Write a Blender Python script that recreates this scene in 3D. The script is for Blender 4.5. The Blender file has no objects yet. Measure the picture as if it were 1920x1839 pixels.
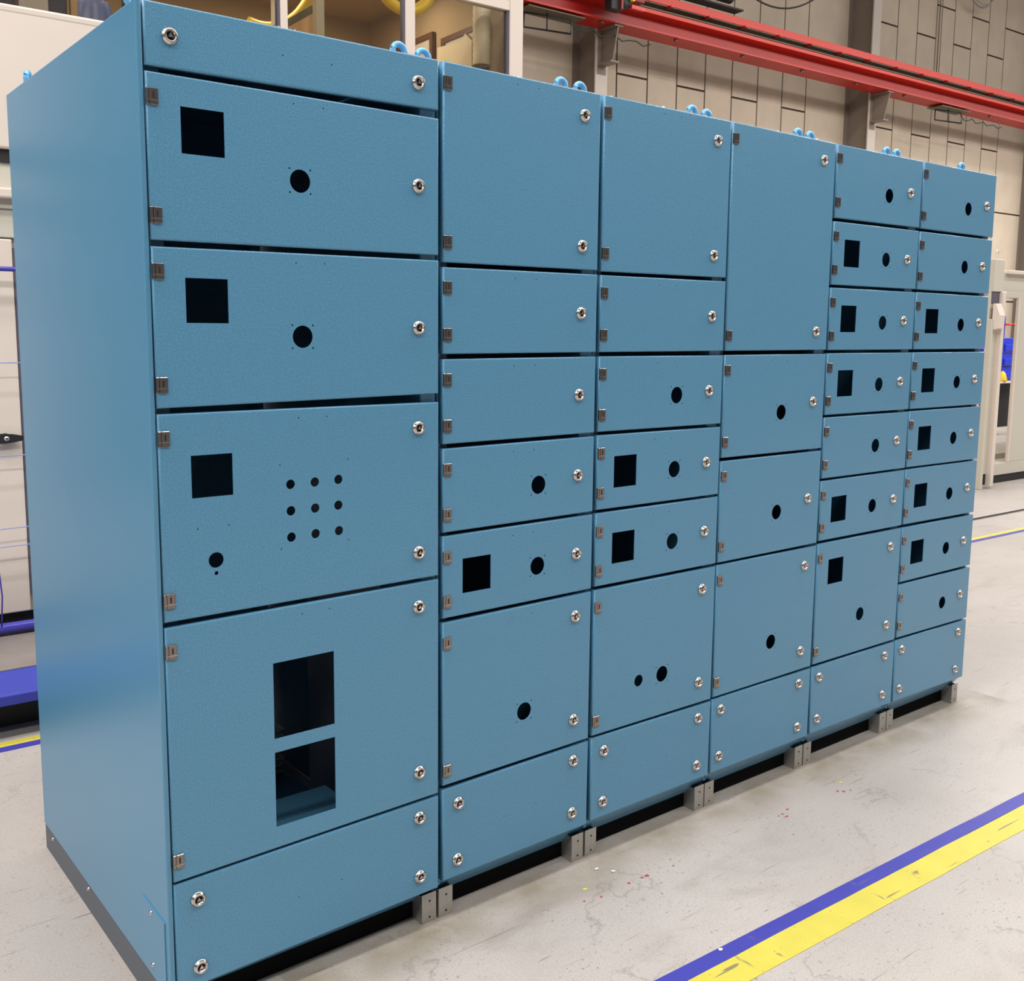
import bpy, bmesh, math, random
from mathutils import Vector, Matrix, geometry

random.seed(7)
SC = bpy.context.scene
COL = SC.collection

# ------------------------------------------------------------------ camera
cam_d = bpy.data.cameras.new('camera')
cam = bpy.data.objects.new('camera', cam_d)
COL.objects.link(cam)
cam.location = (-0.81714, -2.26810, 1.71657)
cam.rotation_euler = (1.44147, -0.00485, -0.64988)
cam_d.sensor_fit = 'HORIZONTAL'
cam_d.sensor_width = 36.0
cam_d.lens = 1901.1 / 1920 * 36.0
cam_d.shift_x = (960 - 890.86) / 1920
cam_d.shift_y = -(919.5 - 872.07) / 1920
cam_d.clip_start = 0.05
cam_d.clip_end = 200
SC.camera = cam

# ------------------------------------------------------------------ world, lamps, exposure
SC.view_settings.view_transform = 'Standard'
SC.view_settings.look = 'None'
SC.view_settings.exposure = 0.0
SC.view_settings.gamma = 1.0
SC.view_settings.use_curve_mapping = False
w = bpy.data.worlds.new('hall_ambience')
SC.world = w
w.use_nodes = True
w.node_tree.nodes['Background'].inputs[0].default_value = (1.0, 0.95, 0.91, 1)
w.node_tree.nodes['Background'].inputs[1].default_value = 0.24

TH = math.atan(-0.031)            # the hall stands slightly turned against the cabinet row
CU, SU = math.cos(TH), math.sin(TH)
def H(u, v, z=0.0):
    return Vector((u * CU - v * SU, u * SU + v * CU, z))

def area(name, loc, rot, sx, sy, power, col):
    d = bpy.data.lights.new(name, 'AREA')
    d.shape = 'RECTANGLE'; d.size = sx; d.size_y = sy; d.energy = power; d.color = col
    o = bpy.data.objects.new(name, d); COL.objects.link(o)
    o.location = loc; o.rotation_euler = rot
    return o
LC = (1.0, 0.965, 0.93)
area('hall_lamp_row', H(2, -4.6, 8.4), (0, 0, TH), 44, 0.9, 1930, LC)
area('hall_lamp_row', H(2, -0.6, 8.4), (0, 0, TH), 44, 0.6, 1480, LC)
area('hall_lamp_row', H(9, 3.5, 8.7), (0, 0, TH), 38, 0.5, 700, LC)
area('hall_lamp_row', H(21.5, 4.6, 4.9), (0, 0, TH), 7, 0.6, 260, LC)
area('wall_fill_lamp', H(17, 4.4, 6.3), (0, 0, TH), 18, 0.5, 520, LC)  # added unseen fill light, brightens the lower back wall
area('left_fill_lamp', H(-4.5, 0.9, 7.5), (0, 0, TH), 6, 0.7, 350, LC)  # added unseen fill light for the left floor and the blue side panel
area('office_fill_lamp', H(1.4, 6.2, 4.9), (0, 0, TH), 1.6, 0.3, 24, (1.0, 0.86, 0.66))  # both office lights are unseen additions that brighten the interior
area('office_fill_lamp', H(3.7, 6.2, 4.9), (0, 0, TH), 1.6, 0.3, 30, (1.0, 0.86, 0.66))

# ------------------------------------------------------------------ materials
def lin(c):
    return tuple((v / 12.92 if v <= 0.04045 else ((v + 0.055) / 1.055) ** 2.4) for v in (x / 255 for x in c))
def mat(name, rgb, rough=0.5, metal=0.0, spec=0.5, bump=None, mottle=None, coat=0.0):
    m = bpy.data.materials.new(name); m.use_nodes = True
    nt = m.node_tree; b = nt.nodes['Principled BSDF']
    c = lin(rgb)
    b.inputs['Base Color'].default_value = (*c, 1)
    b.inputs['Roughness'].default_value = rough
    b.inputs['Metallic'].default_value = metal
    b.inputs['Specular IOR Level'].default_value = spec
    if coat: b.inputs['Coat Weight'].default_value = coat; b.inputs['Coat Roughness'].default_value = 0.16
    tc = nt.nodes.new('ShaderNodeTexCoord')
    if mottle:
        sc_, amt = mottle
        n = nt.nodes.new('ShaderNodeTexNoise'); n.inputs['Scale'].default_value = sc_
        n.inputs['Detail'].default_value = 4
        nt.links.new(tc.outputs['Object'], n.inputs['Vector'])
        r = nt.nodes.new('ShaderNodeValToRGB')
        r.color_ramp.elements[0].position = 0.3; r.color_ramp.elements[1].position = 0.7
        r.color_ramp.elements[0].color = (*[v * (1 - amt) for v in c], 1)
        r.color_ramp.elements[1].color = (*[min(1, v * (1 + amt)) for v in c], 1)
        nt.links.new(n.outputs['Fac'], r.inputs[0]); nt.links.new(r.outputs[0], b.inputs['Base Color'])
    if bump:
        sc_, st = bump
        n = nt.nodes.new('ShaderNodeTexNoise'); n.inputs['Scale'].default_value = sc_
        n.inputs['Detail'].default_value = 2
        nt.links.new(tc.outputs['Object'], n.inputs['Vector'])
        bp = nt.nodes.new('ShaderNodeBump'); bp.inputs['Strength'].default_value = st
        bp.inputs['Distance'].default_value = 0.002
        nt.links.new(n.outputs['Fac'], bp.inputs['Height']); nt.links.new(bp.outputs[0], b.inputs['Normal'])
    return m

BLUE = mat('blue_hammer_paint', (80, 139, 174), 0.4, 0, 0.5, bump=(330, 0.30), mottle=(230, 0.15), coat=0.35)
BLUES = mat('smooth_blue_paint', (76, 134, 168), 0.31, 0, 0.8, bump=(300, 0.03), mottle=(120, 0.03))
CHROME = mat('chrome', (196, 190, 186), 0.13, 1.0)
STEEL = mat('hinge_steel', (138, 130, 127), 0.2, 1.0)
DARK = mat('dark_recess', (14, 13, 16), 0.6)
GALV = mat('galvanised_steel', (176, 174, 170), 0.42, 0.75, mottle=(60, 0.08))
PLINTH = mat('plinth_grey_steel', (84, 91, 100), 0.5)
GREYPLATE = mat('grey_mounting_plate', (186, 186, 196), 0.5)
COLF = mat('column_flange_lit', (172, 162, 152), 0.6)  # same column paint, lightened to carry the lit look of the front flange
WHITEPL = mat('white_plastic', (225, 225, 228), 0.4)
EYEBLUE = mat('lifting_eye_blue', (112, 178, 220), 0.25, 0, 0.6)
BEIGE = mat('beige_enamel', (219, 206, 194), 0.4, mottle=(2.5, 0.02))
BEIGE2 = mat('grey_beige_enamel', (198, 192, 178), 0.45)
WHITEF = mat('white_aluminium_frame', (214, 200, 188), 0.4)
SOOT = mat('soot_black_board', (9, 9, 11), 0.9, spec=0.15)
BLACK = mat('black_rubber', (26, 24, 26), 0.6)
DECK = mat('grey_deck_sheet', (124, 116, 112), 0.6, mottle=(8, 0.12))
CARTBLUE = mat('cart_blue_paint', (50, 60, 158), 0.3)
TUBEBLUE = mat('rail_blue_paint', (70, 66, 170), 0.22, 0, 0.6)
PANELC = mat('wall_concrete_plank', (180, 166, 148), 0.85, mottle=(3.0, 0.06))
JOINT = mat('dark_joint', (44, 33, 27), 0.9)
COLM = mat('column_grey', (118, 106, 96), 0.6)  # shade of the column web put into a darker grey; pipes share it
RED = mat('crane_red', (168, 27, 16), 0.42, mottle=(2.0, 0.08))
REDL = mat('crane_rail_red', (186, 40, 22), 0.4)
RAILM = mat('dull_rail_steel', (92, 84, 66), 0.6)
WOOD = mat('warm_wood', (214, 172, 118), 0.5, mottle=(6, 0.1))
BROWN = mat('brown_frame', (96, 62, 42), 0.5)
OFFW = mat('office_wall_ochre', (170, 148, 116), 0.8)
YEL = mat('yellow_plastic', (226, 190, 40), 0.4)
BINB = mat('bin_blue_plastic', (34, 54, 190), 0.35)
REDP = mat('red_plastic', (190, 40, 40), 0.4)
CABLE = mat('black_cable', (30, 26, 24), 0.5)
GREYC = mat('grey_cable', (150, 145, 140), 0.5)
PALEBL = mat('pale_blue_film', (140, 152, 206), 0.3)
SLATE = mat('slate_board', (88, 82, 96), 0.6)
DUCTM = mat('duct_cream', (214, 200, 172), 0.5)

def glass_mat():
    m = bpy.data.materials.new('office_glass'); m.use_nodes = True
    nt = m.node_tree; nt.nodes.remove(nt.nodes['Principled BSDF'])
    t = nt.nodes.new('ShaderNodeBsdfTransparent'); t.inputs[0].default_value = (0.93, 0.92, 0.88, 1)
    g = nt.nodes.new('ShaderNodeBsdfGlossy'); g.inputs['Roughness'].default_value = 0.02
    f = nt.nodes.new('ShaderNodeFresnel'); f.inputs[0].default_value = 1.5
    mx = nt.nodes.new('ShaderNodeMixShader')
    nt.links.new(f.outputs[0], mx.inputs[0]); nt.links.new(t.outputs[0], mx.inputs[1]); nt.links.new(g.outputs[0], mx.inputs[2])
    nt.links.new(mx.outputs[0], nt.nodes['Material Output'].inputs[0])
    return m
GLASS = glass_mat()

def ramp(nt, src, p0, p1, c0=(0, 0, 0, 1), c1=(1, 1, 1, 1)):
    r = nt.nodes.new('ShaderNodeValToRGB')
    r.color_ramp.elements[0].position = p0; r.color_ramp.elements[0].color = c0
    r.color_ramp.elements[1].position = p1; r.color_ramp.elements[1].color = c1
    nt.links.new(src, r.inputs[0]); return r.outputs[0]
def noise(nt, vec, scale, detail=3, rough=0.5, dist=0.0):
    n = nt.nodes.new('ShaderNodeTexNoise'); n.inputs['Scale'].default_value = scale
    n.inputs['Detail'].default_value = detail; n.inputs['Roughness'].default_value = rough
    n.inputs['Distortion'].default_value = dist
    nt.links.new(vec, n.inputs['Vector']); return n.outputs['Fac']
def mapped(nt, vec, scale, rot=0.0):
    mp = nt.nodes.new('ShaderNodeMapping'); mp.inputs['Scale'].default_value = scale
    mp.inputs['Rotation'].default_value = (0, 0, rot)
    nt.links.new(vec, mp.inputs['Vector']); return mp.outputs[0]
def mixc(nt, fac, a, b, blend='MIX'):
    m = nt.nodes.new('ShaderNodeMix'); m.data_type = 'RGBA'; m.blend_type = blend
    for sock, val in ((m.inputs[0], fac), (m.inputs[6], a), (m.inputs[7], b)):
        if isinstance(val, (tuple, float, int)):
            sock.default_value = val if not isinstance(val, tuple) or len(val) == 4 else (*val, 1)
        else: nt.links.new(val, sock)
    return m.outputs[2]
def mth(nt, op, a, b=None):
    m = nt.nodes.new('ShaderNodeMath'); m.operation = op
    for i, v in enumerate((a, b)):
        if v is None: continue
        if isinstance(v, (int, float)): m.inputs[i].default_value = v
        else: nt.links.new(v, m.inputs[i])
    return m.outputs[0]

def floor_mat():
    m = bpy.data.materials.new('worn_concrete'); m.use_nodes = True
    nt = m.node_tree; b = nt.nodes['Principled BSDF']
    tc = nt.nodes.new('ShaderNodeTexCoord').outputs['Object']
    base = mixc(nt, ramp(nt, noise(nt, tc, 0.9, 4), 0.35, 0.7), lin((174, 167, 162)), lin((190, 183, 178)))
    base = mixc(nt, mth(nt, 'MULTIPLY', ramp(nt, noise(nt, tc, 3.2, 5, 0.6), 0.5, 0.75), 0.35), base, lin((166, 158, 149)))
    grain = ramp(nt, noise(nt, tc, 160, 2), 0.35, 0.65)
    base = mixc(nt, mth(nt, 'MULTIPLY', grain, 0.30), base, lin((136, 128, 122)))
    spk = ramp(nt, noise(nt, tc, 62, 4, 0.65), 0.615, 0.68)
    reg = ramp(nt, noise(nt, tc, 4.0, 3), 0.36, 0.62)
    base = mixc(nt, mth(nt, 'MULTIPLY', mth(nt, 'MULTIPLY', spk, reg), 0.8), base, lin((84, 80, 78)))
    # long thin scratches in two directions
    for rot, sc_ in ((0.5, (3.2, 90, 1)), (-0.9, (2.6, 80, 1)), (1.5, (2.8, 85, 1))):
        s = noise(nt, mapped(nt, tc, sc_, rot), 1.0, 2, 0.5, 0.6)
        s = ramp(nt, s, 0.715, 0.75)
        base = mixc(nt, mth(nt, 'MULTIPLY', s, 0.6), base, lin((104, 98, 95)))
    # broad tyre and dirt smudges
    sm = ramp(nt, noise(nt, mapped(nt, tc, (1.1, 3.0, 1), 0.3), 1.3, 5, 0.62, 0.8), 0.58, 0.74)
    base = mixc(nt, mth(nt, 'MULTIPLY', sm, 0.45), base, lin((140, 133, 125)))
    # fine irregular cracks and grime lines
    ck = mth(nt, 'ABSOLUTE', mth(nt, 'SUBTRACT', noise(nt, tc, 1.5, 7, 0.6), 0.5))
    ck = ramp(nt, ck, 0.0, 0.010, (1, 1, 1, 1), (0, 0, 0, 1))
    ckm = ramp(nt, noise(nt, tc, 2.3, 3), 0.5, 0.62)
    base = mixc(nt, mth(nt, 'MULTIPLY', mth(nt, 'MULTIPLY', ck, ckm), 0.4), base, lin((112, 106, 102)))
    bl = ramp(nt, noise(nt, tc, 16, 6, 0.7), 0.60, 0.72)
    base = mixc(nt, mth(nt, 'MULTIPLY', bl, 0.38), base, lin((134, 127, 120)))
    # trodden dust strip with painted contact shade along the foot of the cabinets
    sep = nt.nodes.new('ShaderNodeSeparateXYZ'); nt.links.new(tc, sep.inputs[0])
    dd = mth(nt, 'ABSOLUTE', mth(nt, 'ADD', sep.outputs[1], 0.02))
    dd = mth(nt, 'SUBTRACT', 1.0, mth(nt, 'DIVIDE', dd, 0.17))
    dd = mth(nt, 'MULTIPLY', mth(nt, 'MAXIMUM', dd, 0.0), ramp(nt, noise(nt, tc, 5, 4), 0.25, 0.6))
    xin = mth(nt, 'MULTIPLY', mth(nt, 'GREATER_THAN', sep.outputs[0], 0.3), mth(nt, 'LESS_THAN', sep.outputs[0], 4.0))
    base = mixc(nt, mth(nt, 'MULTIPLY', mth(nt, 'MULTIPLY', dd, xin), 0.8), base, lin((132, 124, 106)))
    nt.links.new(base, b.inputs['Base Color'])
    b.inputs['Roughness'].default_value = 0.42
    b.inputs['Specular IOR Level'].default_value = 0.35
    bp = nt.nodes.new('ShaderNodeBump'); bp.inputs['Strength'].default_value = 0.15; bp.inputs['Distance'].default_value = 0.002
    nt.links.new(noise(nt, tc, 60, 4), bp.inputs['Height']); nt.links.new(bp.outputs[0], b.inputs['Normal'])
    return m
FLOOR = floor_mat()

def tape_mat(name, rgb, worn, amt):
    m = bpy.data.materials.new(name); m.use_nodes = True
    nt = m.node_tree; b = nt.nodes['Principled BSDF']
    tc = nt.nodes.new('ShaderNodeTexCoord').outputs['Object']
    base = mixc(nt, ramp(nt, noise(nt, tc, 9, 4), 0.3, 0.7), lin(rgb), tuple(v * 1.12 for v in lin(rgb)))
    sp = ramp(nt, noise(nt, tc, 70, 3, 0.6), 0.67, 0.73)
    base = mixc(nt, mth(nt, 'MULTIPLY', sp, amt), base, lin(worn))
    s = ramp(nt, noise(nt, mapped(nt, tc, (3, 60, 1), 0.2), 1.0, 2, 0.5, 0.6), 0.70, 0.73)
    base = mixc(nt, mth(nt, 'MULTIPLY', s, amt), base, lin(worn))
    sm = ramp(nt, noise(nt, mapped(nt, tc, (7, 3.2, 1), -0.5), 1.2, 5, 0.65, 1.2), 0.615, 0.665)
    base = mixc(nt, mth(nt, 'MULTIPLY', sm, amt), base, lin(worn))
    nt.links.new(base, b.inputs['Base Color']); b.inputs['Roughness'].default_value = 0.5
    return m
TAPEB = tape_mat('blue_floor_tape', (58, 57, 152), (96, 92, 120), 0.55)
TAPEY = tape_mat('yellow_floor_tape', (198, 186, 74), (124, 114, 88), 0.9)
FLECKR = mat('red_fleck', (190, 60, 56), 0.6)
FLECKW = mat('white_fleck', (240, 238, 236), 0.6)
FLECKY = mat('yellow_fleck', (214, 196, 96), 0.6)

# ------------------------------------------------------------------ mesh helpers
class MB:
    def __init__(self): self.bm = bmesh.new(); self.mats = []
    def mi(self, m):
        if m not in self.mats: self.mats.append(m)
        return self.mats.index(m)
    def box(self, x0, x1, y0, y1, z0, z1, m, bev=0.0, seg=2):
        bm = self.bm
        vs = [bm.verts.new((x, y, z)) for x in (x0, x1) for y in (y0, y1) for z in (z0, z1)]
        fs = [bm.faces.new([vs[i] for i in f]) for f in ((0, 1, 3, 2), (4, 6, 7, 5), (0, 4, 5, 1), (2, 3, 7, 6), (0, 2, 6, 4), (1, 5, 7, 3))]
        k = self.mi(m)
        for f in fs: f.material_index = k
        if bev:
            es = list({e for f in fs for e in f.edges})
            r = bmesh.ops.bevel(bm, geom=es, offset=bev, segments=seg, affect='EDGES', profile=0.5)
            for f in r['faces']: f.material_index = k
        return self
    def prism(self, pts, d, m):
        """closed polygon pts (3D) extruded by vector d"""
        bm = self.bm; k = self.mi(m); d = Vector(d)
        a = [bm.verts.new(p) for p in pts]; b = [bm.verts.new(Vector(p) + d) for p in pts]
        n = len(pts); fs = [bm.faces.new(a), bm.faces.new(b[::-1])]
        fs += [bm.faces.new((a[i], b[i], b[(i + 1) % n], a[(i + 1) % n])) for i in range(n)]
        for f in fs: f.material_index = k
        return self
    def lathe(self, prof, o, axis, m, n=24, mats=None):
        """profile of (radius, height along axis) from point o"""
        bm = self.bm; axis = Vector(axis).normalized()
        t = Vector((1, 0, 0)) if abs(axis.x) < .9 else Vector((0, 0, 1))
        a = axis.cross(t).normalized(); b = axis.cross(a)
        rings = []
        for r, h in prof:
            c = Vector(o) + axis * h
            if r < 1e-6: rings.append([bm.verts.new(c)])
            else: rings.append([bm.verts.new(c + a * (r * math.cos(2 * math.pi * i / n)) + b * (r * math.sin(2 * math.pi * i / n))) for i in range(n)])
        for j in range(len(rings) - 1):
            p, q = rings[j], rings[j + 1]
            k = self.mi(mats[j] if mats else m)
            for i in range(n):
                i2 = (i + 1) % n
                if len(p) == 1 and len(q) == 1: continue
                if len(p) == 1: f = bm.faces.new((p[0], q[i], q[i2]))
                elif len(q) == 1: f = bm.faces.new((p[i], q[0], p[i2]))
                else: f = bm.faces.new((p[i], q[i], q[i2], p[i2]))
                f.material_index = k; f.smooth = True
        return self
    def cyl(self, p0, p1, r, m, n=16):
        p0 = Vector(p0); p1 = Vector(p1); L = (p1 - p0).length
        return self.lathe([(0, 0), (r, 0), (r, L), (0, L)], p0, p1 - p0, m, n)
    def tube(self, pts, r, m, n=10, closed=False):
        bm = self.bm; k = self.mi(m); pts = [Vector(p) for p in pts]; N = len(pts); rings = []
        up = Vector((0.13, 0.21, 0.97)).normalized()
        for i, p in enumerate(pts):
            a = pts[(i - 1) % N] if (closed or i > 0) else p
            c = pts[(i + 1) % N] if (closed or i < N - 1) else p
            t = (c - a).normalized()
            if abs(t.dot(up)) > 0.95: uu = Vector((1, 0, 0))
            else: uu = up
            s = t.cross(uu).normalized(); q = s.cross(t)
            rings.append([bm.verts.new(p + s * (r * math.cos(2 * math.pi * j / n)) + q * (r * math.sin(2 * math.pi * j / n))) for j in range(n)])
        for i in range(N if closed else N - 1):
            p, q = rings[i], rings[(i + 1) % N]
            for j in range(n):
                f = bm.faces.new((p[j], p[(j + 1) % n], q[(j + 1) % n], q[j])); f.material_index = k; f.smooth = True
        if not closed:
            for rr in (rings[0], rings[-1]):
                f = bm.faces.new(rr); f.material_index = k
        return self
    def obj(self, name, parent=None, loc=(0, 0, 0), rz=0.0):
        bmesh.ops.recalc_face_normals(self.bm, faces=self.bm.faces[:])
        me = bpy.data.meshes.new(name); self.bm.to_mesh(me); self.bm.free()
        for m in self.mats: me.materials.append(m)
        o = bpy.data.objects.new(name, me); COL.objects.link(o)
        o.location = loc; o.rotation_euler = (0, 0, rz)
        if parent: o.parent = parent
        return o

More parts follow.
